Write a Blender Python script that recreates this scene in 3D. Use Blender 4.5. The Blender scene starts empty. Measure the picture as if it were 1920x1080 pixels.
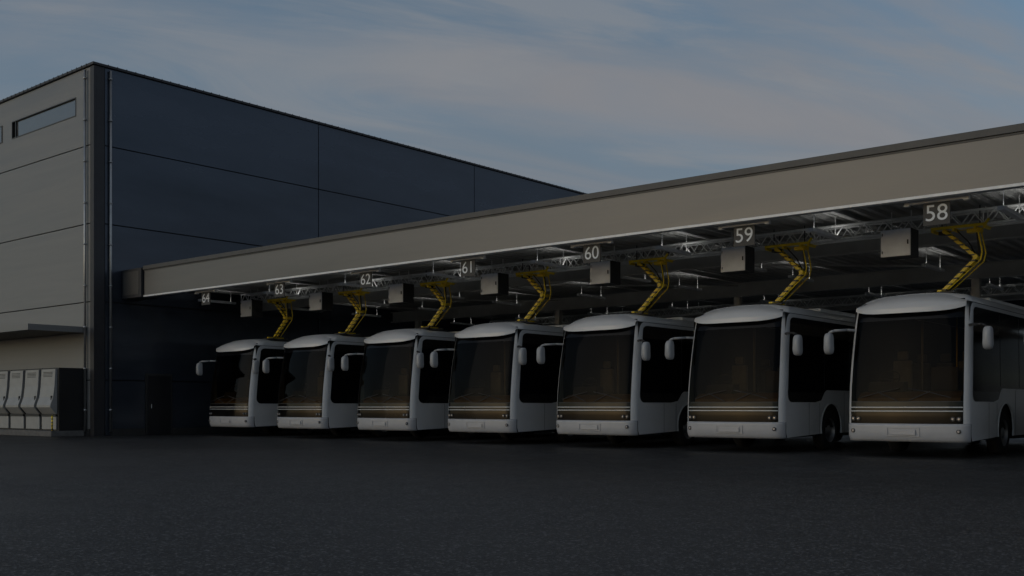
import bpy, bmesh, math, random
from mathutils import Vector, Matrix
random.seed(4)
ZOOM=1; ZC=(960,540)
scene=bpy.context.scene
COL=scene.collection
R=math.radians

# ---------------------------------------------------------------- materials
def mat(name,col,rough=.5,metal=0.0,var=.12,scale=3.0,bump=0.0,bscale=40,coat=0.0,stretch=(1,1,1),rvar=0.0,emit=0.0,spec=.5):
    m=bpy.data.materials.new(name); m.use_nodes=True
    nt=m.node_tree; N=nt.nodes; L=nt.links
    b=N['Principled BSDF']
    tc=N.new('ShaderNodeTexCoord'); mp=N.new('ShaderNodeMapping'); mp.inputs['Scale'].default_value=stretch
    L.new(tc.outputs['Object'],mp.inputs[0])
    n=N.new('ShaderNodeTexNoise'); n.inputs['Scale'].default_value=scale; n.inputs['Detail'].default_value=6; n.inputs['Roughness'].default_value=.6
    L.new(mp.outputs[0],n.inputs['Vector'])
    r=N.new('ShaderNodeMapRange'); r.inputs[1].default_value=.3; r.inputs[2].default_value=.7
    r.inputs[3].default_value=1-var; r.inputs[4].default_value=1+var
    L.new(n.outputs[0],r.inputs[0])
    mx=N.new('ShaderNodeVectorMath'); mx.operation='SCALE'; mx.inputs[0].default_value=col
    L.new(r.outputs[0],mx.inputs['Scale']); L.new(mx.outputs[0],b.inputs['Base Color'])
    b.inputs['Roughness'].default_value=rough; b.inputs['Metallic'].default_value=metal
    b.inputs['Specular IOR Level'].default_value=spec
    b.inputs['Coat Weight'].default_value=coat; b.inputs['Coat Roughness'].default_value=.08
    if rvar:
        r2=N.new('ShaderNodeMapRange'); r2.inputs[1].default_value=.3; r2.inputs[2].default_value=.7
        r2.inputs[3].default_value=max(.02,rough-rvar); r2.inputs[4].default_value=rough+rvar
        L.new(n.outputs[0],r2.inputs[0]); L.new(r2.outputs[0],b.inputs['Roughness'])
    if bump:
        n2=N.new('ShaderNodeTexNoise'); n2.inputs['Scale'].default_value=bscale; n2.inputs['Detail'].default_value=4
        L.new(mp.outputs[0],n2.inputs['Vector'])
        bp=N.new('ShaderNodeBump'); bp.inputs['Strength'].default_value=bump; bp.inputs['Distance'].default_value=.02
        L.new(n2.outputs[0],bp.inputs['Height']); L.new(bp.outputs[0],b.inputs['Normal'])
    if emit:
        b.inputs['Emission Color'].default_value=(col[0],col[1],col[2],1); b.inputs['Emission Strength'].default_value=emit
    return m

M={}
M['white']=mat('bus_white_paint',(.68,.68,.69),.32,0,.05,1.2,coat=.4)
M['bumper']=mat('bumper_paint',(.46,.46,.48),.4,0,.08,2.5,coat=.2)
M['blackgloss']=mat('black_gloss',(.005,.005,.006),.08,0,.2,2,coat=.0,spec=.12)
M['mask']=mat('front_mask_gloss',(.008,.007,.006),.10,0,.2,2,spec=.18)
M['rubber']=mat('tyre_rubber',(.012,.012,.013),.8,0,.3,9,bump=.2)
M['rim']=mat('rim_steel',(.3,.3,.31),.4,.7,.15,6)
M['chrome']=mat('trim_metal',(.7,.7,.7),.35,.3,.05,5)
M['darkplastic']=mat('dark_plastic',(.02,.02,.022),.5,0,.2,5)
M['interior']=mat('cabin_dark',(.012,.011,.010),.7,0,.3,3)
M['dash']=mat('dashboard_brown',(.16,.10,.035),.5,0,.2,3)  # amber tone stands in for the warm horizon reflected low in the windscreen
M['seat']=mat('seat_grey',(.16,.155,.145),.7,0,.2,5)
M['lens']=mat('lamp_lens',(.45,.45,.47),.08,.6,.1,30)
M['mirrorhouse']=mat('mirror_housing',(.40,.41,.43),.4,0,.06,3,coat=.2)
M['facadeL']=mat('light_metal_cladding',(.240,.238,.235),.48,.2,.14,1.0,stretch=(.15,.15,2.5),rvar=.08,bump=.05,bscale=6)  # lighter base colour carries the sunlight on the front face
M['facadeR']=mat('dark_blue_cladding',(.066,.080,.106),.24,.5,.34,.35,stretch=(.25,.2,.8),rvar=.10,bump=.3,bscale=.5)  # darker blue base colour carries the shade of the unlit side wall
M['backing']=mat('joint_black',(.006,.006,.007),.8)
M['trimdark']=mat('anthracite_trim',(.045,.045,.05),.5,.3,.12,2)
M['pipe']=mat('galvanised_pipe',(.42,.42,.42),.35,.8,.15,4)
M['fascia']=mat('champagne_metal_fascia',(.150,.145,.139),.36,.4,.24,.20,stretch=(.3,.3,4),rvar=.10,bump=.06,bscale=4)
M['fasciatop']=mat('fascia_coping',(.09,.088,.086),.5,.3,.1,2)
M['deck']=mat('roof_deck_metal',(.42,.42,.41),.55,.15,.12,.9,rvar=.05)
M['beam']=mat('painted_beam',(.60,.59,.57),.5,.1,.15,1.1,rvar=.1)
M['beamdark']=mat('dark_beam',(.06,.06,.06),.45,.4,.2,2)
M['alu']=mat('aluminium_truss',(.86,.86,.85),.45,.0,.12,5)
M['signgrey']=mat('sign_dark_grey',(.022,.022,.024),.5,0,.12,6)
M['signwhite']=mat('sign_lettering_white',(.85,.87,.90),.5,0,.05,6)
M['bracket']=mat('bracket_white',(.8,.8,.8),.45,.1,.1,6)
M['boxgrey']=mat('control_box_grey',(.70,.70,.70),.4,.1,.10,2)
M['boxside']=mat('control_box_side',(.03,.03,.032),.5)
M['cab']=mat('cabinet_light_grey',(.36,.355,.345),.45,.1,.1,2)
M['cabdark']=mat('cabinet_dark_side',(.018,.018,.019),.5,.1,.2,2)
M['concrete']=mat('plinth_concrete',(.15,.145,.14),.85,0,.2,5,bump=.3,bscale=30)
M['doordark']=mat('door_dark',(.022,.024,.028),.4,.2,.2,2)
M['led']=mat('strip_lamp_diffuser',(.85,.85,.82),.5,0,.03,3,emit=3.0)  # glow added to lighten the canopy underside
M['cable']=mat('cable_black',(.01,.01,.01),.6)
M['winglass']=mat('facade_window_glass',(.22,.22,.22),.15,.5,.08,1)

def glass(name,tint,refl):
    m=bpy.data.materials.new(name); m.use_nodes=True
    nt=m.node_tree; N=nt.nodes; L=nt.links; N.clear()
    o=N.new('ShaderNodeOutputMaterial'); mix=N.new('ShaderNodeMixShader')
    t=N.new('ShaderNodeBsdfTransparent'); t.inputs[0].default_value=(*tint,1)
    g=N.new('ShaderNodeBsdfGlossy'); g.inputs['Roughness'].default_value=.02
    n=N.new('ShaderNodeTexNoise'); n.inputs['Scale'].default_value=.6
    tc=N.new('ShaderNodeTexCoord'); L.new(tc.outputs['Object'],n.inputs['Vector'])
    bp=N.new('ShaderNodeBump'); bp.inputs['Strength'].default_value=.15; bp.inputs['Distance'].default_value=.1
    L.new(n.outputs[0],bp.inputs['Height']); L.new(bp.outputs[0],g.inputs['Normal'])
    f=N.new('ShaderNodeFresnel'); f.inputs[0].default_value=refl
    L.new(f.outputs[0],mix.inputs[0]); L.new(t.outputs[0],mix.inputs[1]); L.new(g.outputs[0],mix.inputs[2]); L.new(mix.outputs[0],o.inputs[0])
    return m
M['windscreen']=glass('windscreen_tinted_glass',(.40,.33,.22),1.16)
M['roofglass']=glass('rooflight_glass',(.92,.94,.95),1.3)

def striped(name):
    m=mat(name,(.95,.68,.02),.4,0,.08,6)
    nt=m.node_tree; N=nt.nodes; L=nt.links; b=N['Principled BSDF']
    src=b.inputs['Base Color'].links[0].from_socket
    tc=N.new('ShaderNodeTexCoord'); w=N.new('ShaderNodeTexWave'); w.bands_direction='Z'
    w.inputs['Scale'].default_value=2.6; L.new(tc.outputs['Object'],w.inputs['Vector'])
    r=N.new('ShaderNodeMath'); r.operation='GREATER_THAN'; r.inputs[1].default_value=.80; L.new(w.outputs['Fac'],r.inputs[0])
    mx=N.new('ShaderNodeMix'); mx.data_type='RGBA'; L.new(r.outputs[0],mx.inputs[0]); L.new(src,mx.inputs[6]); mx.inputs[7].default_value=(.012,.012,.012,1)
    L.new(mx.outputs[2],b.inputs['Base Color'])
    return m
M['stripe']=striped('hazard_stripe_paint')
M['yellow']=mat('yellow_paint',(.95,.68,.02),.4,0,.1,6)

# ---------------------------------------------------------------- mesh helpers
class MB:
    def __init__(s): s.bm=bmesh.new(); s.mats=[]
    def mi(s,m):
        m=M[m]
        if m not in s.mats: s.mats.append(m)
        return s.mats.index(m)
    def box(s,x0,x1,y0,y1,z0,z1,m,bev=0):
        i=s.mi(m)
        r=bmesh.ops.create_cube(s.bm,size=1,matrix=Matrix.Translation(((x0+x1)/2,(y0+y1)/2,(z0+z1)/2))@Matrix.Diagonal((abs(x1-x0),abs(y1-y0),abs(z1-z0),1)))
        fs={f for v in r['verts'] for f in v.link_faces}
        for f in fs: f.material_index=i
        if bev:
            es={e for f in fs for e in f.edges}
            rr=bmesh.ops.bevel(s.bm,geom=list(es),offset=bev,segments=2,affect='EDGES',profile=.6)
            for f in rr['faces']: f.material_index=i
    def rod(s,p,q,r,m,seg=8,r2=None):
        i=s.mi(m); p=Vector(p); q=Vector(q); d=q-p; l=d.length
        if l<1e-6: return
        mt=Matrix.Translation((p+q)/2)@d.to_track_quat('Z','Y').to_matrix().to_4x4()
        rr=bmesh.ops.create_cone(s.bm,cap_ends=True,segments=seg,radius1=r,radius2=r if r2 is None else r2,depth=l,matrix=mt)
        for f in {f for v in rr['verts'] for f in v.link_faces}:
            f.material_index=i
            if seg>8: f.smooth=len(f.verts)==4
    def bar(s,p,q,wx,wy,m):
        i=s.mi(m); p=Vector(p); q=Vector(q); d=q-p
        mt=Matrix.Translation((p+q)/2)@d.to_track_quat('Z','Y').to_matrix().to_4x4()@Matrix.Diagonal((wx,wy,d.length,1))
        rr=bmesh.ops.create_cube(s.bm,size=1,matrix=mt)
        for f in {f for v in rr['verts'] for f in v.link_faces}: f.material_index=i
    def poly(s,pts,m,smooth=False):
        i=s.mi(m); f=s.bm.faces.new([s.bm.verts.new(p) for p in pts]); f.material_index=i; f.smooth=smooth; return f
    def prism(s,pts,ax,a0,a1,m):
        i=s.mi(m)
        def P(p,a): return (a,p[0],p[1]) if ax==0 else (p[0],a,p[1])
        A=[s.bm.verts.new(P(p,a0)) for p in pts]; B=[s.bm.verts.new(P(p,a1)) for p in pts]
        n=len(pts)
        for k in range(n):
            f=s.bm.faces.new((A[k],A[(k+1)%n],B[(k+1)%n],B[k])); f.material_index=i
        for ring in (A,B[::-1]):
            f=s.bm.faces.new(ring); f.material_index=i
    def grid(s,P,m,smooth=True,skip=None):
        i=s.mi(m); V=[[s.bm.verts.new(p) for p in row] for row in P]
        for a in range(len(V)-1):
            for b in range(len(V[0])-1):
                if skip and skip(a,b): continue
                try:
                    f=s.bm.faces.new((V[a][b],V[a][b+1],V[a+1][b+1],V[a+1][b])); f.material_index=i; f.smooth=smooth
                except ValueError: pass
    def done(s,name,parent=None,loc=(0,0,0),weld=False,normals=True,tri=False,**props):
        bm=s.bm
        if weld: bmesh.ops.remove_doubles(bm,verts=bm.verts,dist=.0008)
        for v in [v for v in bm.verts if not v.link_faces]: bm.verts.remove(v)
        if tri: bmesh.ops.triangulate(bm,faces=[f for f in bm.faces if len(f.verts)>4])
        if normals: bmesh.ops.recalc_face_normals(bm,faces=bm.faces)
        me=bpy.data.meshes.new(name); bm.to_mesh(me); bm.free()
        for m in s.mats: me.materials.append(m)
        o=bpy.data.objects.new(name,me); COL.objects.link(o); o.location=loc
        if parent: o.parent=parent
        for k,v in props.items(): o[k]=v
        return o
def empty(name,loc,parent=None,**props):
    o=bpy.data.objects.new(name,None); o.empty_display_size=.3; COL.objects.link(o); o.location=loc
    if parent: o.parent=parent
    for k,v in props.items(): o[k]=v
    return o
def copytree(o,parent=None,loc=None):
    c=o.copy(); COL.objects.link(c)
    if parent: c.parent=parent
    if loc is not None: c.location=loc
    for ch in o.children: copytree(ch,c)
    return c

# ---------------------------------------------------------------- ground
g=MB()
m=bpy.data.materials.new('asphalt'); m.use_nodes=True
nt=m.node_tree; N=nt.nodes; L=nt.links; b=N['Principled BSDF']
tc=N.new('ShaderNodeTexCoord')
def noise(sc,det,ro):
    n=N.new('ShaderNodeTexNoise'); n.inputs['Scale'].default_value=sc; n.inputs['Detail'].default_value=det; n.inputs['Roughness'].default_value=ro
    L.new(tc.outputs['Object'],n.inputs['Vector']); return n
def mr(src,a,b_,c,d):
    r=N.new('ShaderNodeMapRange'); r.inputs[1].default_value=a; r.inputs[2].default_value=b_; r.inputs[3].default_value=c; r.inputs[4].default_value=d
    L.new(src,r.inputs[0]); return r.outputs[0]
def mth(op,a,b_):
    r=N.new('ShaderNodeMath'); r.operation=op
    L.new(a,r.inputs[0])
    if isinstance(b_,(int,float)): r.inputs[1].default_value=b_
    else: L.new(b_,r.inputs[1])
    return r.outputs[0]
n1=noise(.22,6,.6); n2=noise(20,8,.9); n3=noise(3,5,.75)
v=N.new('ShaderNodeTexVoronoi'); v.inputs['Scale'].default_value=52; L.new(tc.outputs['Object'],v.inputs['Vector'])
a=mth('MULTIPLY',mr(n1.outputs[0],.3,.7,.5,1.4),mr(n2.outputs[0],.42,.60,.10,2.6))
a=mth('MULTIPLY',a,mr(n3.outputs[0],.35,.65,.6,1.45))
sep0=N.new('ShaderNodeSeparateColor'); L.new(v.outputs['Color'],sep0.inputs[0])
chips=mr(sep0.outputs[0],.86,.93,0,6.0)
a=mth('ADD',a,chips)
vc=N.new('ShaderNodeTexVoronoi'); vc.feature='DISTANCE_TO_EDGE'; vc.inputs['Scale'].default_value=.16
wn=noise(1.2,5,.6); vm=N.new('ShaderNodeVectorMath'); vm.operation='ADD'
ws_=N.new('ShaderNodeVectorMath'); ws_.operation='SCALE'; ws_.inputs['Scale'].default_value=1.6; L.new(wn.outputs[1],ws_.inputs[0])
L.new(tc.outputs['Object'],vm.inputs[0]); L.new(ws_.outputs[0],vm.inputs[1]); L.new(vm.outputs[0],vc.inputs['Vector'])
a=mth('MULTIPLY',a,mr(vc.outputs['Distance'],.0,.004,.35,1))
sc=N.new('ShaderNodeVectorMath'); sc.operation='SCALE'; sc.inputs[0].default_value=(.016,.0158,.0158); L.new(a,sc.inputs['Scale'])
L.new(sc.outputs[0],b.inputs['Base Color'])
L.new(mr(n1.outputs[0],.3,.7,.42,.62),b.inputs['Roughness'])
bp=N.new('ShaderNodeBump'); bp.inputs['Strength'].default_value=.6; bp.inputs['Distance'].default_value=.010
L.new(mth('ADD',n2.outputs[0],v.outputs['Distance']),bp.inputs['Height']); L.new(bp.outputs[0],b.inputs['Normal'])
b.inputs['Specular IOR Level'].default_value=.30
M['asphalt']=m
S=1500
g.poly([(-S,-S,0),(S,-S,0),(S,S,0),(-S,S,0)],'asphalt')
g.done('ground',kind='structure',label='dark worn asphalt yard of the bus depot',category='ground')

# ---------------------------------------------------------------- building
AX=-35.4; BY=18.85; H=13.34
bld=empty('depot_building',(AX,BY,0),label='tall depot hall clad in dark blue and light metal panels',category='building')
w=MB()
w.box(-25,-.08,.08,51,0,H-.1,'backing')
w.done('wall_core',bld)
zs=[0,2.02,4.85,7.68,10.51,H]
w=MB()
xs=[-.24,-8.2,-16.4,-25]
WX0,WX1,WZ0,WZ1=-6.46,-1.3,11.72,12.42
for i in range(5):
    z0,z1=zs[i]+.02,zs[i+1]-.02
    for j in range(3):
        x1,x0=xs[j]-.006,xs[j+1]+.006
        if i==4 and j==0:
            w.box(WX1,x1,0,.075,z0,z1,'facadeL'); w.box(x0,WX0,0,.075,z0,z1,'facadeL')
            w.box(WX0,WX1,0,.075,z0,WZ0,'facadeL'); w.box(WX0,WX1,0,.075,WZ1,z1,'facadeL')
        else: w.box(x0,x1,0,.075,z0,z1,'facadeL')
w.done('front_cladding',bld,label='light brushed metal panels with dark joints')
w=MB()
ys=[.40,10.25,20.35,30.45,40.55,51]
for i in range(5):
    z0,z1=zs[i]+.02,zs[i+1]-.02
    for j in range(5):
        w.box(-.075,0,ys[j]+.02,ys[j+1]-.02,z0,z1,'facadeR')
w.done('side_cladding',bld,label='dark blue metal panels with thin joints')
w=MB()
w.box(-.24,.02,-.02,.075,0,H-.02,'trimdark'); w.box(-.075,.02,.078,.39,0,H-.02,'trimdark')
w.done('corner_trim',bld)
w=MB()
w.box(-25.1,.08,-.08,.3,H,H+.09,'trimdark',.01); w.box(-.3,.08,.303,51.1,H,H+.09,'trimdark',.01)
for k in range(70): w.box(-.4-k*.35-.015,-.4-k*.35+.015,-.095,-.082,H+.0,H+.105,'beamdark')
for k in range(140): w.box(.082,.095,.5+k*.36-.015,.5+k*.36+.015,H+.0,H+.105,'beamdark')
w.done('roof_coping',bld)
def pipe(x,y,name):
    w=MB(); w.rod((x,y,.15),(x,y,H-.1),.045,'pipe',14)
    for k in range(9): w.rod((x,y,.9+k*1.5),(x,y,.97+k*1.5),.058,'pipe',14)
    return w.done(name,bld)
pipe(-.50,-.08,'drainpipe'); pipe(.08,.59,'drainpipe')
w=MB()
w.box(WX0+.35,WX1-.03,.052,.07,WZ0+.04,WZ1-.04,'winglass'); 
fr=.035
w.box(WX0,WX1,-.015,.05,WZ0,WZ0+fr,'beamdark'); w.box(WX0,WX1,-.015,.05,WZ1-fr,WZ1,'beamdark')
w.box(WX0,WX0+fr,-.015,.05,WZ0+fr,WZ1-fr,'beamdark'); w.box(WX1-fr,WX1,-.015,.05,WZ0+fr,WZ1-fr,'beamdark')
w.box(WX0+.28,WX0+.33,.0,.07,WZ0+fr,WZ1-fr,'beamdark')
w.done('window',bld)
w=MB()
x0,x1=-12.6,-7.3
w.box(x0+.1,x1-.1,-.012,-.003,WZ0+.04,WZ1-.04,'winglass')
w.box(x0,x1,-.02,-.002,WZ0-.0,WZ0+fr,'beamdark'); w.box(x0,x1,-.02,-.002,WZ1-fr,WZ1,'beamdark')
w.box(x0,x0+fr,-.02,-.002,WZ0+fr,WZ1-fr,'beamdark'); w.box(x1-fr,x1,-.02,-.002,WZ0+fr,WZ1-fr,'beamdark')
w.done('window',bld)
w=MB()
w.box(-25,-.62,-2.05,-.005,3.84,3.94,'cab',.01); w.box(-24.98,-.64,-2.0,-.005,3.74,3.837,'beamdark')
w.box(-25,-.60,-2.09,-2.053,3.74,3.95,'facadeL'); w.box(-.617,-.58,-2.05,-.005,3.74,3.95,'facadeL')
w.done('awning',bld)
d=MB()
d.box(.003,.05,2.0,3.1,0,2.3,'beamdark'); d.box(.053,.075,2.07,3.03,.02,2.23,'doordark',.004)
dd=d.done('door',bld)
d=MB(); d.rod((.12,2.2,1.0),(.12,2.2,1.16),.012,'chrome'); d.rod((.07,2.2,1.08),(.12,2.2,1.08),.01,'chrome'); d.done('handle',dd)
w=MB(); w.box(.004,.05,.62,1.98,0,.25,'beamdark'); w.box(.004,.05,3.12,40,0,.25,'beamdark'); w.box(-25,-.26,-.05,-.004,0,.25,'beamdark')
w.done('base_flashing',bld)

k=MB(); k.box(-60.0,-35.95,17.55,18.78,0,.2,'concrete',.015)
k.done('cabinet_plinth',label='low concrete kerb carrying the charging cabinets',category='plinth')
CW=1.24
def cabinet(loc):
    root=empty('charging_cabinet',loc,label='grey electric charging cabinet with vented door on concrete plinth',category='cabinet',group='row of charging cabinets by the hall wall')
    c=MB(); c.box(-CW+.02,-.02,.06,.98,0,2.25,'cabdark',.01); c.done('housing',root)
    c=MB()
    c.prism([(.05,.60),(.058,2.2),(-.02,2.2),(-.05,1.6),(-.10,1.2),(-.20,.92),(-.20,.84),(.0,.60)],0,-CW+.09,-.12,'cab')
    c.box(-CW+.07,-.12,.0,.055,.05,.50,'cab',.006)
    dr=c.done('door',root)
    c=MB()
    for i in range(7): c.box(-CW+.25,-.32,-.035,.0,1.78+i*.05,1.80+i*.05,'cabdark')
    c.done('vent',dr)
    c=MB(); 
    c.prism([(-.203,.93),(-.203,.82),(.0,.54),(.05,.54),(.05,.6)],0,-CW+.06,-CW+.085,'cabdark')
    c.box(-CW+.07,-.12,-.02,.0,.51,.59,'cabdark'); c.box(-.24,-.19,-.14,-.07,1.05,1.25,'darkplastic',.01)
    c.done('handle',dr)
    return root
c0=cabinet((-35.95,17.78,.2))
for i in range(1,7): copytree(c0,loc=(-35.95-CW*i,17.78,.2))
c=MB(); c.rod((0,0,0),(0,0,.55),.03,'stripe',16); c.rod((0,0,.55),(0,0,.57),.03,'stripe',16,.015); c.rod((0,0,0),(0,0,.02),.07,'beamdark',16)
c.done('safety_bollard',loc=(-36.02,17.62,.2),label='small yellow and black striped post beside the charging cabinets',category='bollard')

# ---------------------------------------------------------------- canopy
cx0,cx1=-35.37,.8
can=empty('bus_canopy',(-14,20,0),label='long flat bus depot canopy with champagne metal fascia',category='canopy')
def off(mb): bmesh.ops.translate(mb.bm,verts=mb.bm.verts,vec=(14,-20,0))
f=MB(); f.box(-34,cx1,20,20.06,5.06,5.93,'fascia')
f.box(-34,cx1,20.065,20.2,5.05,5.95,'beamdark')
off(f); fa=f.done('fascia',can)
f=MB(); f.box(-34.02,cx1,19.95,20.35,5.97,6.11,'fasciatop',.008); f.box(-34.02,cx1,19.985,20.3,5.93,5.967,'beamdark'); off(f); f.done('fascia_coping',fa)
f=MB(); f.box(-34.02,cx1,19.97,20.16,5.0,5.055,'bracket',.004); off(f); f.done('drip_edge',fa)
f=MB(); f.box(-35.37,-34.06,19.9,20.6,5.0,6.05,'trimdark',.012); f.box(-35.25,-34.2,19.89,19.898,5.12,5.95,'fasciatop'); off(f); f.done('end_hopper',can)
DY=23.0
f=MB(); prof=[]; x=cx0; D=.07
while x<cx1:
    prof+=[(x,5.62),(x+.10,5.62),(x+.14,5.62-D),(x+.24,5.62-D),(x+.28,5.62)]; x+=.32
i0=f.mi('deck')
A=[f.bm.verts.new((p[0],DY,p[1])) for p in prof]; B=[f.bm.verts.new((p[0],46,p[1])) for p in prof]
for q in range(len(prof)-1):
    if prof[q+1][0]-prof[q][0]<1e-5: continue
    fc=f.bm.faces.new((A[q],A[q+1],B[q+1],B[q])); fc.material_index=i0
f.box(cx0,cx1,DY,46,5.66,5.8,'trimdark'); off(f); f.done('roof_deck',can)
f=MB(); f.poly([(cx0,20.36,5.76),(cx1,20.36,5.76),(cx1,DY-.01,5.80),(cx0,DY-.01,5.80)],'roofglass'); off(f); rl=f.done('rooflight',can)  # unseen glazed strip behind the fascia, added to bring sky light onto the truss
f=MB(); x=cx0+.05
f.box(cx0,cx1,20.36,20.42,5.62,5.679,'beam'); f.box(cx0,cx1,DY-.08,DY-.02,5.62,5.679,'beam')
while x<cx1: f.box(x-.03,x+.03,20.36,DY-.02,5.68,5.75,'beam'); x+=2.015
off(f); f.done('rooflight_frame',rl)
for by,zb in ((25.9,4.98),(33.5,4.98),(41.0,4.98)):
    f=MB()
    f.box(cx0,cx1,by-.14,by+.14,zb,zb+.03,'beam'); f.box(cx0,cx1,by-.14,by+.14,5.42,5.45,'beam'); f.box(cx0,cx1,by-.012,by+.012,zb+.03,5.42,'beam')
    off(f); f.done('cross_beam',can)
for i in range(9):
    x=-33.7+i*4.03; f=MB()
    if x>cx1: continue
    f.box(x-.08,x+.08,20.3,46,5.46,5.48,'beam'); f.box(x-.01,x+.01,20.3,46,5.48,5.55,'beam'); off(f); f.done('rafter',can)
    if i%2: continue
    for yy in (33.5,44.5):
        f=MB()
        f.box(x-.12,x+.12,yy-.1,yy-.085,0,4.98,'beam'); f.box(x-.12,x+.12,yy+.085,yy+.1,0,4.98,'beam'); f.box(x-.01,x+.01,yy-.085,yy+.085,0,4.98,'beam'); f.box(x-.2,x+.2,yy-.2,yy+.2,0,.03,'beam')
        off(f); f.done('column',can)
for i in range(4):
    x=-33.7+i*8.06
    f=MB(); f.rod((x,25.9,5.36),(x+8.06,33.5,5.36),.03,'beam',8); off(f); f.done('brace',can)
f=MB()
i=cx0
while i<cx1:
    f.box(i,min(i+1.18,cx1),46,46.08,4.6,5.8,'facadeR')
    if i<-27: f.box(i,min(i+1.18,cx1),46,46.08,0,4.58,'facadeR')  # full height at the far end only; the rest opened to light the deck
    i+=1.2
f.box(cx0,cx1,46.085,46.2,4.6,5.8,'backing'); f.box(cx0,cx1,46.0,46.2,0,.6,'concrete')
f.done('back_wall',label='dark metal cladding band and low wall at the back of the canopy',category='wall')

def truss(Y,Z,x0,x1,s,name_label):
    t=MB(); h=s/2
    for dy in (-h,h):
        for dz in (-h,h): t.rod((x0,dy,dz),(x1,dy,dz),.03,'alu',8)
    n=int((x1-x0)/.48); st=(x1-x0)/n
    for k in range(n):
        a=x0+k*st; b_=a+st; m_=a+st/2
        for dy in (-h,h):
            t.rod((a,dy,-h),(m_,dy,h),.016,'alu',5); t.rod((m_,dy,h),(b_,dy,-h),.016,'alu',5)
        if k%8==0:
            for dz in (-h,h): t.rod((a,-h,dz),(a,h,dz),.016,'alu',5)
            for dy in (-h,h): t.rod((a,dy,-h),(a,dy,h),.016,'alu',5)
            t.rod((a,0,h),(a,0,5.45-Z),.012,'alu',5)
    t.done('lattice_truss',loc=(0,Y,Z),label=name_label,category='truss')
truss(24.0,5.20,-33.6,cx1-.2,.32,'long aluminium lattice truss hanging under the canopy roof')
truss(38.5,5.1,-33.6,cx1-.2,.3,'aluminium lattice truss deep under the canopy roof')

# ---------------------------------------------------------------- bus
L_=12.0
def wz(z):
    if z<=1.42: return 1.275-.02*max(0,(.5-z)/.2)**2*.5
    if z<=3.08: return 1.275-.055*((z-1.42)/1.66)**1.4
    t=min(1,(z-3.08)/.325)
    return .895+.325*math.sqrt(max(0,1-t*t))
def tilt(z):
    y=0
    if z>.9: y+=.33*((z-.9)/2.4)**1.5
    if z>3.0: y+=.34*((z-3.0)/.405)**2
    if z<.45: y+=.06*((.45-z)/.17)**2
    return y
def yf(x,z):
    w_=wz(z); r=.2; ax=abs(x)
    y=tilt(z)+.11*(ax/w_)**2
    if ax>w_-r: y+=r-math.sqrt(max(0,r*r-(ax-(w_-r))**2))
    return y
us=[-1,-.995,-.985,-.97,-.955,-.94,-.92,-.88,-.8,-.65,-.5,-.35,-.2,-.1,0]; us=us+[-a for a in us[-2::-1]]
def surf(u,z,dy=0):
    x=u*wz(z); zz=z
    if z>=3.404: zz=z+.035*(1-u*u)
    return (x,yf(x,z)+dy,zz)
zrows=[.28,.33,.4,.5,.6,.66,.8,.95,1.12,1.42,1.8,2.2,2.6,2.9,3.08,3.16,3.22,3.28,3.33,3.37,3.395,3.405]
E_=.92
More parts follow.
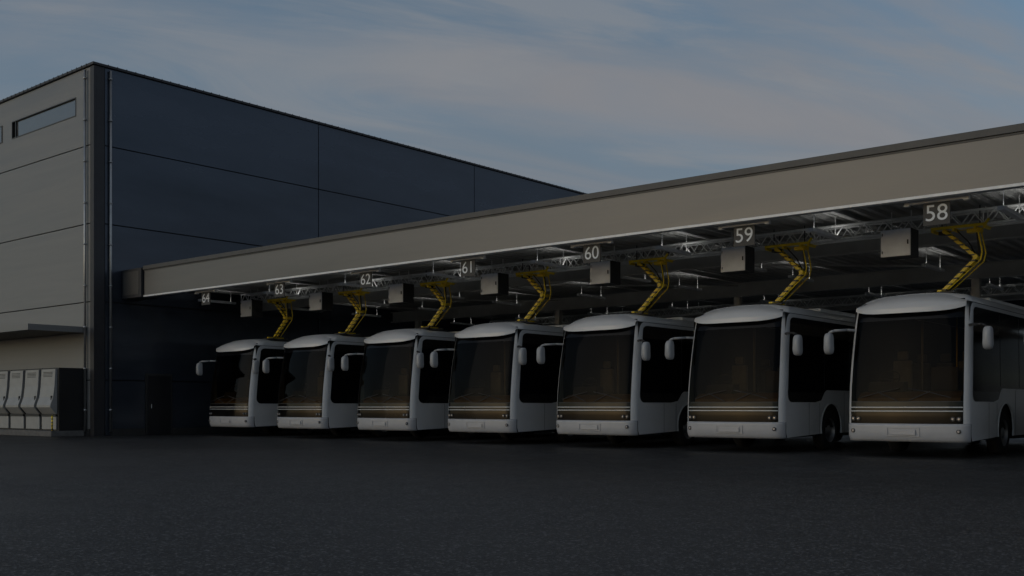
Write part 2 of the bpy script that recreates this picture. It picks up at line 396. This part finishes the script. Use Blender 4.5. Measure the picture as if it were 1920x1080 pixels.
def build_bus(loc):
    root=empty('electric_bus',loc,label='white electric city bus with dark windscreen parked under canopy, pantograph lowered',category='bus',group='electric buses parked in charging bays')
    b_=MB()
    zr=[z for z in zrows if z>=.66]
    P=[[surf(u,z) for u in us] for z in zr]
    def sk(a,c):
        um=(us[c]+us[c+1])/2; zm=(zr[a]+zr[a+1])/2
        return abs(um)<E_-.004 and zm<3.30
    b_.grid(P,'white',skip=sk)
    zs_=[z for z in zrows if z>=1.42]
    ring=[(-wz(z),z,None) for z in zs_]+[(u*.895,3.405,u) for u in us[1:-1]]+[(wz(z),z,None) for z in zs_[::-1]]
    rows=[]
    for s in (0,.01,.03,.1,.4,.7,.96,.985,1):
        row=[]
        for x,z,u in ring:
            y0=yf(x,z) ; zz=z
            if z>=3.404: zz=z+.035*(1-(x/.895)**2)
            sx=1 if s<.97 else (.985 if s<1 else .93)
            row.append((x*sx,y0+(L_-y0)*s,zz-(0 if s<1 else .03)))
        rows.append(row)
    b_.grid(rows,'white')
    b_.box(-1.18,1.18,L_-.05,L_+.01,.35,3.3,'white',.005)
    for sg in (-1,1):
        pts=[(yf(1.275,z),z) for z in (.3,.4,.5,.66,.8,.95,1.12,1.42)]
        pts+=[(4,1.42),(8,1.42),(L_,1.42),(L_,.32)]
        for wy in (8.7,2.85):
            for q in range(17):
                a=R(-14)+ (R(208))*q/16
                pts.append((wy+.6*math.cos(a),.5+.6*math.sin(a)*.98))
        fc=[(sg*1.275,p[0],p[1]) for p in pts]
        b_.poly(fc,'white')
        for wy in (8.7,2.85):
            prev=None
            for q in range(17):
                a=R(-14)+R(208)*q/16
                p=(sg*1.272,wy+.61*math.cos(a),.5+.61*math.sin(a)*.98)
                if prev: b_.bar(prev,p,.03,.03,'white')
                prev=p
        for yy in (1.55,2.15,3.65,5.2,6.7):
            b_.box(sg*1.2755,sg*1.2785,yy-.004,yy+.004,.34,1.1 if yy<2.3 else 1.38,'darkplastic')
    b_.done('body',root,weld=True,tri=True)
    # bumper
    b_=MB(); zb=[.28,.33,.4,.5,.6,.655]
    P=[[(lambda p:(p[0],p[1]+.25,p[2]-.0))(surf(u,.28)) for u in us]]+[[surf(u,z,-.025) for u in us] for z in zb]+[[surf(u,.657,.04) for u in us]]
    b_.grid(P,'bumper'); bu=b_.done('bumper',root)
    b_=MB(); b_.box(-.26,.26,-.05,-.026,.42,.53,'bumper',.006); b_.done('licence_plate',bu)
    b_=MB()
    b_.box(-.34,.34,-.034,-.024,.39,.405,'bumper'); b_.box(-.34,-.325,-.034,-.024,.405,.56,'bumper'); b_.box(.325,.34,-.034,-.024,.405,.56,'bumper'); b_.box(-.34,.34,-.034,-.024,.56,.575,'bumper')
    b_.done('plate_recess',bu)
    # mask
    b_=MB(); ug=[u for u in us if abs(u)<=E_]; zm=[.66,.8,.95,1.12]
    b_.grid([[surf(u,z,.004) for u in ug] for z in zm],'mask'); b_.done('front_mask',root)
    # windscreen
    b_=MB(); zg=[1.12,1.42,1.8,2.2,2.6,2.9,3.08,3.16,3.22,3.28,3.33]
    b_.grid([[surf(u,z,.006) for u in ug] for z in zg],'windscreen'); b_.done('windscreen',root,normals=True)
    b_=MB()
    b_.grid([[surf(u,z,.0035) for u in ug] for z in (2.86,2.95,3.08,3.16,3.24,3.32)],'blackgloss')
    b_.done('destination_display',root)
    b_=MB()
    b_.grid([[surf(u,1.115,-.004) for u in ug],[surf(u,1.13,-.004) for u in ug]],'darkplastic'); b_.done('screen_seal',root)
    for z in (.92,1.0):
        b_=MB(); uu=ug
        b_.grid([[surf(u,z-.012,0.0) for u in uu],[surf(u,z-.011,-.018) for u in uu],[surf(u,z+.011,-.018) for u in uu],[surf(u,z+.012,0) for u in uu]],'chrome'); b_.done('trim_strip',root)
    for sg in (-1,1):
        for xx_ in (1.10,.985):
            b_=MB(); y0=yf(xx_,.76)
            b_.rod((sg*xx_,y0+.03,.76),(sg*xx_,y0-.02,.76),.048,'darkplastic',20); b_.rod((sg*xx_,y0-.02,.76),(sg*xx_,y0-.032,.76),.030,'lens',20,.02)
            b_.done('headlight',root)
        b_=MB(); y0=yf(1.1,.5)
        b_.rod((sg*1.1,y0+.03,.5),(sg*1.1,y0-.038,.5),.045,'darkplastic',20); b_.rod((sg*1.1,y0-.038,.5),(sg*1.1,y0-.05,.5),.034,'lens',20,.024)
        b_.done('fog_lamp',root)
    # roof fairing
    b_=MB(); un=[-1,-.985,-.96,-.92,-.85,-.75,-.6,-.4,-.2,0]; un+=[-a for a in un[-2::-1]]
    def lip(u):
        x=u*1.16; z=3.0+.10*abs(u)**5; return x,yf(min(1.05,max(-1.05,x)),min(z,3.15))-.13+.10*abs(u)**6-.03*(1-u*u),z
    def frow(v_):
        row=[]
        for u in un:
            x,y,z=lip(u)
            if v_<0: row.append((x*.985,y-v_*.14,z+.03*-v_)); continue
            zt=3.50-.20*abs(u)**3.5; t=v_*math.pi/2
            row.append((x*(1-.16*v_**2),y+1.2*(1-math.cos(t)),z+.05*min(1,v_*12)+(zt-z-.05)*(math.sin(t)**1.05)))
        return row
    b_.grid([frow(-1),frow(-.5),frow(0)],'white')
    b_.grid([frow(0),frow(1/12)],'white')
    b_.grid([frow(k/12) for k in range(1,13)],'white')
    o=b_.done('roof_fairing',root)
    # side windows
    for sg in (-1,1):
        b_=MB()
        def zbot(y):
            if y<2.1: return 1.12
            if y<2.5: t=(y-2.1)/.4; return 1.12+.30*(3*t*t-2*t**3)
            return 1.42
        yc=[0,.01,.03,.07,.12,.2,.5,1,1.5,1.85,1.95,2.05,2.15,2.25,2.35,2.45,4,6,8,10,10.9,11.0,11.1,11.14,11.15]
        rows=[]
        for y in yc:
            zb0=zbot(y+.35); zt0=3.1
            r_=.2
            cr=0
            if y<r_: cr=r_-math.sqrt(max(0,r_*r_-(r_-y)**2))
            if y>11.15-r_: cr=r_-math.sqrt(max(0,r_*r_-(y-(11.15-r_))**2))
            zb0+=cr; zt0-=cr*.6
            row=[]
            for q in range(9):
                z=zb0+(zt0-zb0)*q/8
                row.append((sg*(wz(z)+.006),.37+y+tilt(min(z,3.0))*.9,z))
            rows.append(row)
        b_.grid(rows,'blackgloss'); sw=b_.done('side_window',root)
        for yy in (2.05,3.6,5.2,6.8,8.4,9.9):
            b_=MB(); b_.grid([[(sg*(wz(z)+.010),yy+.33+d_+tilt(z)*.5,z) for z in (1.46,2,2.6,3.05)] for d_ in (-.012,.012)],'darkplastic',smooth=False); b_.done('window_divider',sw)
    # cabin
    b_=MB()
    x0,x1,y0,y1,z0,z1=-1.2,1.2,.42,11.4,.5,3.2
    for q in ([(x0,y0,z0),(x0,y1,z0),(x0,y1,z1),(x0,y0,z1)],[(x1,y0,z0),(x1,y1,z0),(x1,y1,z1),(x1,y0,z1)],[(x0,y0,z1),(x1,y0,z1),(x1,y1,z1),(x0,y1,z1)],[(x0,y1,z0),(x1,y1,z0),(x1,y1,z1),(x0,y1,z1)],[(x0,y0,.7),(x1,y0,.7),(x1,y1,.7),(x0,y1,.7)]):
        b_.poly(q,'interior')
    b_.done('cabin_lining',root,normals=False)
    b_=MB()
    b_.prism([(.24,1.0),(.26,1.2),(.45,1.32),(.8,1.35),(.9,1.0)],0,-1.08,1.08,'dash')
    b_.prism([(.5,1.33),(.6,1.55),(.85,1.56),(.9,1.3)],0,-.95,-.2,'interior')
    b_.done('dashboard',root)
    b_=MB(); 
    f_=lambda a:(-.55+.22*math.cos(a),.72+.12*math.sin(a),1.62+.18*math.sin(a))
    for k in range(20):
        b_.rod(f_(2*math.pi*k/20),f_(2*math.pi*(k+1)/20),.014,'darkplastic',6)
    b_.rod((-.55,.72,1.62),(-.55,.85,1.4),.03,'darkplastic'); b_.rod(f_(0),f_(math.pi),.012,'darkplastic')
    b_.done('steering_wheel',root)
    for sx,sy in ((-.55,1.5),(.62,2.3),(.62,3.2),(-.7,3.2),(-.15,3.2),):
        b_=MB(); b_.box(sx-.22,sx+.22,sy-.35,sy+.1,1.25,1.38,'seat',.06); b_.box(sx-.21,sx+.21,sy,sy+.1,1.38,2.05,'seat',.045); b_.box(sx-.12,sx+.12,sy+.01,sy+.09,2.07,2.26,'seat',.038)
        b_.box(sx-.1,sx+.1,sy-.25,sy,.72,1.25,'darkplastic'); b_.done('seat',root)
    b_=MB(); b_.box(-.08,-.04,1.35,1.39,.72,3.1,'seat'); b_.box(-.08,.5,2.0,2.02,1.2,1.9,'darkplastic'); b_.rod((.3,2.6,.72),(.3,2.6,3.1),.02,'yellow'); b_.done('grab_pole',root)
    for sg in (-1,1):
        b_=MB(); P_=lambda x,z,o=.03:Vector((x,yf(x,z)-o,z))
        b_.rod(P_(sg*.12,1.14),P_(sg*.55,1.33,.045),.011,'darkplastic',6)
        b_.rod(P_(sg*.95,1.20),P_(sg*.55,1.31),.010,'darkplastic',6); b_.rod(P_(sg*.55,1.31),P_(sg*.10,1.40),.010,'darkplastic',6); b_.done('wiper',root)
    for sg in (-1,1):
        xo=1.275+(.34 if sg<0 else .38); my=0 if sg<0 else .12
        b_=MB(); hw=.10
        prof=[]
        for k in range(24):
            a=2*math.pi*k/24; cx_=math.copysign(abs(math.cos(a))**.55,math.cos(a)); sz_=math.copysign(abs(math.sin(a))**.55,math.sin(a))
            prof.append((cx_,sz_))
        rows=[[ (sg*xo+cx_*hw*s*(1 if sz_<0 else .92),my+y_,2.40+sz_*.24*s) for cx_,sz_ in prof+[prof[0]]] for y_,s in ((-.16,.02),(-.155,.5),(-.13,.8),(-.08,.96),(-.02,1),(.03,.98))]
        b_.grid(rows,'mirrorhouse')
        i_=b_.mi('blackgloss'); vs=[b_.bm.verts.new((sg*xo+cx_*hw*.96,my+.031,2.40+sz_*.23)) for cx_,sz_ in prof]; ff=b_.bm.faces.new(vs); ff.material_index=i_
        mr_=b_.done('mirror',root,weld=True)
        b_=MB(); pts=[(sg*1.18,.45,2.70),(sg*1.30,.2+my,2.70),(sg*(xo-.12),-.03+my,2.68),(sg*(xo-.03),-.05+my,2.65),(sg*xo,-.05+my,2.58)]
        for p,q in zip(pts,pts[1:]): b_.rod(p,q,.028,'mirrorhouse' if sg<0 else 'darkplastic',10)
        b_.done('mirror_arm',mr_)
    b_=MB()
    for xx_ in (-.45,-.15,.15,.45): b_.box(xx_-.03,xx_+.03,1.4,2.5,3.47,3.50,'darkplastic',.008)
    for yy in (1.5,2.4): b_.box(-.55,.55,yy-.03,yy+.03,3.42,3.47,'darkplastic')
    b_.done('charging_rail',root)
    b_=MB(); b_.box(-.85,.85,3.2,10.8,3.40,3.52,'white',.05); b_.done('roof_cover',root)
    for ch in root.children: ch.location.z=.05
    for sg in (-1,1):
        for wy in (2.85,8.7):
            b_=MB(); cz=.48
            prof=[(.30,.0),(.40,-.01),(.455,.02),(.475,.06),(.48,.10),(.48,.20),(.46,.27),(.40,.29)]
            rows=[[(sg*(1.245-d_),wy+r_*math.cos(2*math.pi*k/36),cz+r_*math.sin(2*math.pi*k/36)) for k in range(37)] for r_,d_ in prof]
            b_.grid(rows,'rubber'); wh=b_.done('wheel',root,weld=True)
            b_=MB()
            prof=[(.30,.0),(.285,.02),(.27,.07),(.22,.10),(.14,.10),(.12,.03),(.05,.02),(0.001,.02)]
            rows=[[(sg*(1.243-d_),wy+r_*math.cos(2*math.pi*k/36),cz+r_*math.sin(2*math.pi*k/36)) for k in range(37)] for r_,d_ in prof]
            b_.grid(rows,'rim')
            for k in range(10):
                a=2*math.pi*k/10; b_.rod((sg*1.15,wy+.18*math.cos(a),cz+.18*math.sin(a)),(sg*1.17,wy+.18*math.cos(a),cz+.18*math.sin(a)),.018,'rim',6)
            b_.done('rim',wh,weld=True)
    b_=MB(); b_.box(-.9,.9,.6,11.7,.33,1.2,'rubber'); b_.box(-1.24,1.24,3.7,7.9,.33,1.0,'rubber'); b_.box(-1.24,1.24,9.5,11.8,.33,1.0,'rubber'); b_.box(-1.24,1.24,.5,2.0,.35,1.0,'rubber'); b_.rod((-1,2.85,.48),(1,2.85,.48),.09,'rubber'); b_.done('chassis',root)
    return root
SP=4.03; X0=-7.71
bus0=build_bus((X0,22,0))
for k in range(-1,7):  # first copy is the unseen neighbouring bus, added to darken side window reflections
    if k==0: continue
    c=copytree(bus0,loc=(X0-SP*k,22+(random.uniform(-.06,.06) if k>0 else .15),0))
    c.rotation_euler=(0,0,R(random.uniform(-.3,.3)))

# ---------------------------------------------------------------- pantographs
def panto(loc):
    root=empty('charging_pantograph',loc,label='yellow black striped charging pantograph lowered from truss to bus roof',category='pantograph',group='charging pantographs over the buses')
    p=MB()
    for y in (-.2,.2): p.box(-.22,.95,y-.03,y+.03,-.06,-.0,'yellow',.006)
    for x in (-.2,.25,.7,.9): p.box(x-.025,x+.025,-.2,.2,-.11,-.045,'yellow',.005)
    p.box(.5,.8,-.1,.1,-.17,-.08,'yellow',.01); p.box(-.1,.1,-.1,.1,-.16,-.08,'darkplastic',.01)
    for x in (0,.8):
        for y in (-.16,.16): p.rod((x,y,0),(x,y,.4),.012,'darkplastic',6)
    p.rod((.9,-.2,-.05),(1.0,-.2,.08),.03,'yellow'); p.done('mount_frame',root)
    B0=Vector((.05,0,-.1)); E0=Vector((.70,0,-.72)); H0=Vector((0,0,-1.40))
    p=MB()
    for y in (-.09,.09): p.bar(B0+Vector((0,y,0)),E0+Vector((0,y,0)),.03,.075,'stripe')
    for t in (.3,.7): q=B0.lerp(E0,t); p.rod(q+Vector((0,-.09,0)),q+Vector((0,.09,0)),.014,'yellow')
    p.rod(E0+Vector((0,-.16,0)),E0+Vector((0,.16,0)),.05,'yellow',12); p.rod(B0+Vector((0,-.16,0)),B0+Vector((0,.16,0)),.05,'yellow',12)
    p.done('upper_arm',root)
    p=MB()
    for y in (-.065,.065): p.bar(E0+Vector((0,y,0)),H0+Vector((0,y,0)),.03,.07,'stripe')
    for t in (.3,.7): q=E0.lerp(H0,t); p.rod(q+Vector((0,-.065,0)),q+Vector((0,.065,0)),.012,'yellow')
    p.done('lower_arm',root)
    p=MB()
    for y in (-.13,.13):
        p.rod((.74,y,-.1),E0+Vector((.14,y,.1)),.016,'yellow',8); p.rod(E0+Vector((.14,y,.1)),E0+Vector((.1,y,-.08)),.016,'yellow',8)
        p.rod(E0+Vector((.1,y,-.08)),H0+Vector((.14,y,.02)),.011,'yellow',8)
    p.rod((.7,.0,-.15),E0+Vector((.05,0,.02)),.025,'darkplastic',8)
    p.done('guide_rod',root)
    p=MB(); p.box(-.3,.3,-.35,-.28,-1.49,-1.45,'darkplastic',.008); p.box(-.3,.3,.28,.35,-1.49,-1.45,'darkplastic',.008); p.box(-.05,.05,-.35,.35,-1.45,-1.41,'yellow',.008)
    for x in (-.25,.25): p.rod((x,-.3,-1.45),(x*.2,0,-1.39),.014,'darkplastic')
    p.done('contact_head',root)
    p=MB(); pts=[Vector((.2,.0,0)),Vector((.5,.05,-.35)),Vector((.62,.08,-.6)),Vector((.5,.1,-.95)),Vector((.15,.1,-1.33)),Vector((.05,.05,-1.42))]
    for a,b2 in zip(pts,pts[1:]): p.rod(a,b2,.014,'cable',6)
    p.done('power_cable',root)
    return root
p0=panto((-7.5,24,5.06))
for k in range(1,7): copytree(p0,loc=(-7.5-SP*k,24,5.06))

def cbox(loc):
    root=empty('control_box',loc,label='grey electrical control box hung from the canopy truss',category='control box',group='control boxes hanging between the bays')
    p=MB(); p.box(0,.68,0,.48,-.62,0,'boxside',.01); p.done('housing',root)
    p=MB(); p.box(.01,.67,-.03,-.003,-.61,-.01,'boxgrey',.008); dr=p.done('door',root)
    p=MB(); p.box(.6,.63,-.05,-.031,-.36,-.26,'darkplastic',.004); p.rod((.05,-.04,-.08),(.05,-.04,-.14),.01,'darkplastic'); p.rod((.05,-.04,-.48),(.05,-.04,-.54),.01,'darkplastic'); p.done('handle',dr)
    p=MB()
    for x in (.12,.56):
        p.rod((x,.35,0),(x,.35,.45),.014,'alu',6)
        p.bar((x,.35,.12),(x,.62,.12),.03,.03,'alu')
    p.bar((.12,.35,.3),(.56,.35,.3),.02,.02,'alu')
    p.done('hanger',root)
    return root
b0=cbox((-8.67,23.3,5.04))
for k in range(1,7): copytree(b0,loc=(-8.67-SP*k,23.3,5.04))

for k in range(7):
    num=str(58+k)
    p=MB(); p.box(-.25,.25,-.012,.012,-.47,-.04,'signgrey',.004)
    s=p.done('bay_sign',loc=(-6.50-SP*k,20.35,5.0),label='dark hanging bay sign with white number %s under the fascia'%num,category='sign',group='numbered bay signs')
    cu=bpy.data.curves.new('t','FONT'); cu.body=num; cu.size=.44; cu.align_x='CENTER'; cu.align_y='CENTER'; cu.extrude=.003
    to=bpy.data.objects.new('t',cu); COL.objects.link(to)
    dg=bpy.context.evaluated_depsgraph_get(); dg.update()
    me=bpy.data.meshes.new_from_object(to.evaluated_get(dg)); bpy.data.objects.remove(to)
    me.materials.clear(); me.materials.append(M['signwhite'])
    o=bpy.data.objects.new('number',me); COL.objects.link(o); o.parent=s; o.location=(0,-.0165,-.25); o.rotation_euler=(R(90),0,0)
    p=MB(); p.box(-.6,.6,-.05,.03,-.035,.02,'bracket',.006); p.box(-.6,-.5,-.06,.04,-.06,-.037,'bracket'); p.box(.5,.6,-.06,.04,-.06,-.037,'bracket')
    for x in (-.2,.2): p.rod((x,0,-.05),(x,0,.02),.008,'bracket',6)
    p.box(-.58,-.54,-.01,.03,.02,.6,'bracket'); p.box(.54,.58,-.01,.03,.02,.6,'bracket')
    p.done('bracket',s)

# strips given an added upward glow to brighten the deck and truss
p=MB(); p.box(-.07,.07,0,1.6,-.03,-.02,'bracket'); p.box(-.07,-.06,0,1.6,-.02,.05,'bracket'); p.box(.06,.07,0,1.6,-.02,.05,'bracket')
p.box(-.06,.06,0,.01,-.02,.05,'bracket'); p.box(-.06,.06,1.59,1.6,-.02,.05,'bracket')
for y in (.2,1.4): p.rod((0,y,.03),(0,y,.5),.008,'alu',6)
l0=p.done('strip_light',loc=(-9.9,22.3,5.06),label='slim white uplight trough hanging under the canopy deck',category='light',group='strip lights under the canopy')
p=MB(); p.box(-.05,.05,.03,1.57,.0,.04,'led'); p.done('diffuser',l0)
for k in range(-1,7):
    for j,yy in enumerate((22.3,26.6,29.9,36.1)):
        if k==0 and j==0: continue
        x=-9.9-SP*k
        if x<-35: continue
        copytree(l0,loc=(x,yy,5.06))

# ---------------------------------------------------------------- light
az=Vector((-.45,-1,0)).normalized(); el=R(13)
D=Vector((az.x*math.cos(el),az.y*math.cos(el),math.sin(el)))
sd=bpy.data.lights.new('sun','SUN'); sd.energy=.20; sd.angle=R(46); sd.color=(1,.90,.78)
so=bpy.data.objects.new('sun',sd); COL.objects.link(so); so.rotation_euler=D.to_track_quat('Z','Y').to_euler(); so.location=(0,-20,30)
W=bpy.data.worlds.new('World'); scene.world=W; W.use_nodes=True
nt=W.node_tree; N=nt.nodes; L=nt.links; bg=N['Background']
sky=N.new('ShaderNodeTexSky'); sky.sky_type='NISHITA'; sky.sun_disc=False; sky.sun_elevation=el; sky.sun_rotation=math.atan2(D.x,D.y)
sky.air_density=1.0; sky.dust_density=.6; sky.ozone_density=2
tc=N.new('ShaderNodeTexCoord')
sep=N.new('ShaderNodeSeparateXYZ'); L.new(tc.outputs['Generated'],sep.inputs[0])
def mth(op,a,b_):
    r=N.new('ShaderNodeMath'); r.operation=op; L.new(a,r.inputs[0])
    if isinstance(b_,(int,float)): r.inputs[1].default_value=b_
    else: L.new(b_,r.inputs[1])
    return r.outputs[0]
zz=mth('ADD',mth('MAXIMUM',sep.outputs['Z'],0),.12)
cb=N.new('ShaderNodeCombineXYZ'); L.new(mth('DIVIDE',sep.outputs['X'],zz),cb.inputs[0]); L.new(mth('DIVIDE',sep.outputs['Y'],zz),cb.inputs[1])
mp1=N.new('ShaderNodeMapping'); mp1.inputs['Rotation'].default_value=(0,0,R(-62)); L.new(cb.outputs[0],mp1.inputs[0])
dt=N.new('ShaderNodeVectorMath'); dt.operation='DOT_PRODUCT'; dt.inputs[1].default_value=(az.x,az.y,0); L.new(tc.outputs['Generated'],dt.inputs[0])
thin=N.new('ShaderNodeMapRange'); thin.interpolation_type='SMOOTHSTEP'; thin.inputs[1].default_value=.1; thin.inputs[2].default_value=.8; thin.inputs[3].default_value=1; thin.inputs[4].default_value=.35
L.new(dt.outputs['Value'],thin.inputs[0])
def layer(scale,loc,nsc,det,ro,dis,lo,hi,mxv):
    mp=N.new('ShaderNodeMapping'); mp.inputs['Scale'].default_value=scale; mp.inputs['Location'].default_value=loc; L.new(mp1.outputs[0],mp.inputs[0])
    n=N.new('ShaderNodeTexNoise'); n.inputs['Scale'].default_value=nsc; n.inputs['Detail'].default_value=det; n.inputs['Roughness'].default_value=ro; n.inputs['Distortion'].default_value=dis
    L.new(mp.outputs[0],n.inputs['Vector'])
    rp=N.new('ShaderNodeMapRange'); rp.interpolation_type='SMOOTHSTEP'; rp.inputs[1].default_value=lo; rp.inputs[2].default_value=hi; rp.inputs[3].default_value=0; rp.inputs[4].default_value=mxv
    L.new(n.outputs[0],rp.inputs[0]); return mth('MULTIPLY',rp.outputs[0],thin.outputs[0])
def mixc(f,a,col):
    mx=N.new('ShaderNodeMix'); mx.data_type='RGBA'; L.new(f,mx.inputs[0]); L.new(a,mx.inputs[6]); mx.inputs[7].default_value=(*col,1); return mx.outputs[2]
tint=N.new('ShaderNodeVectorMath'); tint.operation='MULTIPLY'; tint.inputs[1].default_value=(1.2,1.2,1.15); L.new(sky.outputs[0],tint.inputs[0])
haze=layer((.5,.6,1),(3.1,.4,0),.55,5,.5,.4,.26,.55,.85)
wisp=layer((.30,1.2,1),(1.3,2.4,0),1.0,9,.56,1.1,.42,.68,.85)
wisp2=layer((.6,1.6,1),(7.3,5.4,0),1.3,9,.6,1.4,.46,.70,.6)
hz=N.new('ShaderNodeMapRange'); hz.interpolation_type='SMOOTHSTEP'; hz.inputs[1].default_value=.10; hz.inputs[2].default_value=.30; hz.inputs[3].default_value=.5; hz.inputs[4].default_value=0; L.new(sep.outputs['Z'],hz.inputs[0])
hzf=mth('MULTIPLY',hz.outputs[0],thin.outputs[0])
c=mixc(haze,tint.outputs[0],(1.72,2.20,2.75)); c=mixc(wisp,c,(3.0,2.93,3.05)); c=mixc(wisp2,c,(3.0,3.1,3.3)); c=mixc(hzf,c,(2.35,2.6,2.95))
L.new(c,bg.inputs['Color']); bg.inputs['Strength'].default_value=.080

# ---------------------------------------------------------------- camera
cd=bpy.data.cameras.new('camera'); co=bpy.data.objects.new('camera',cd); COL.objects.link(co)
cd.lens=36.43*ZOOM; cd.sensor_width=36; cd.clip_end=5000; cd.clip_start=.1
cd.shift_x=(ZC[0]-960)/1920*ZOOM; cd.shift_y=(762-ZC[1])/1920*ZOOM
co.location=(0,0,1.07); co.rotation_euler=(R(90),0,R(40))
scene.camera=co
scene.view_settings.view_transform='Standard'; scene.view_settings.look='None'; scene.view_settings.exposure=0
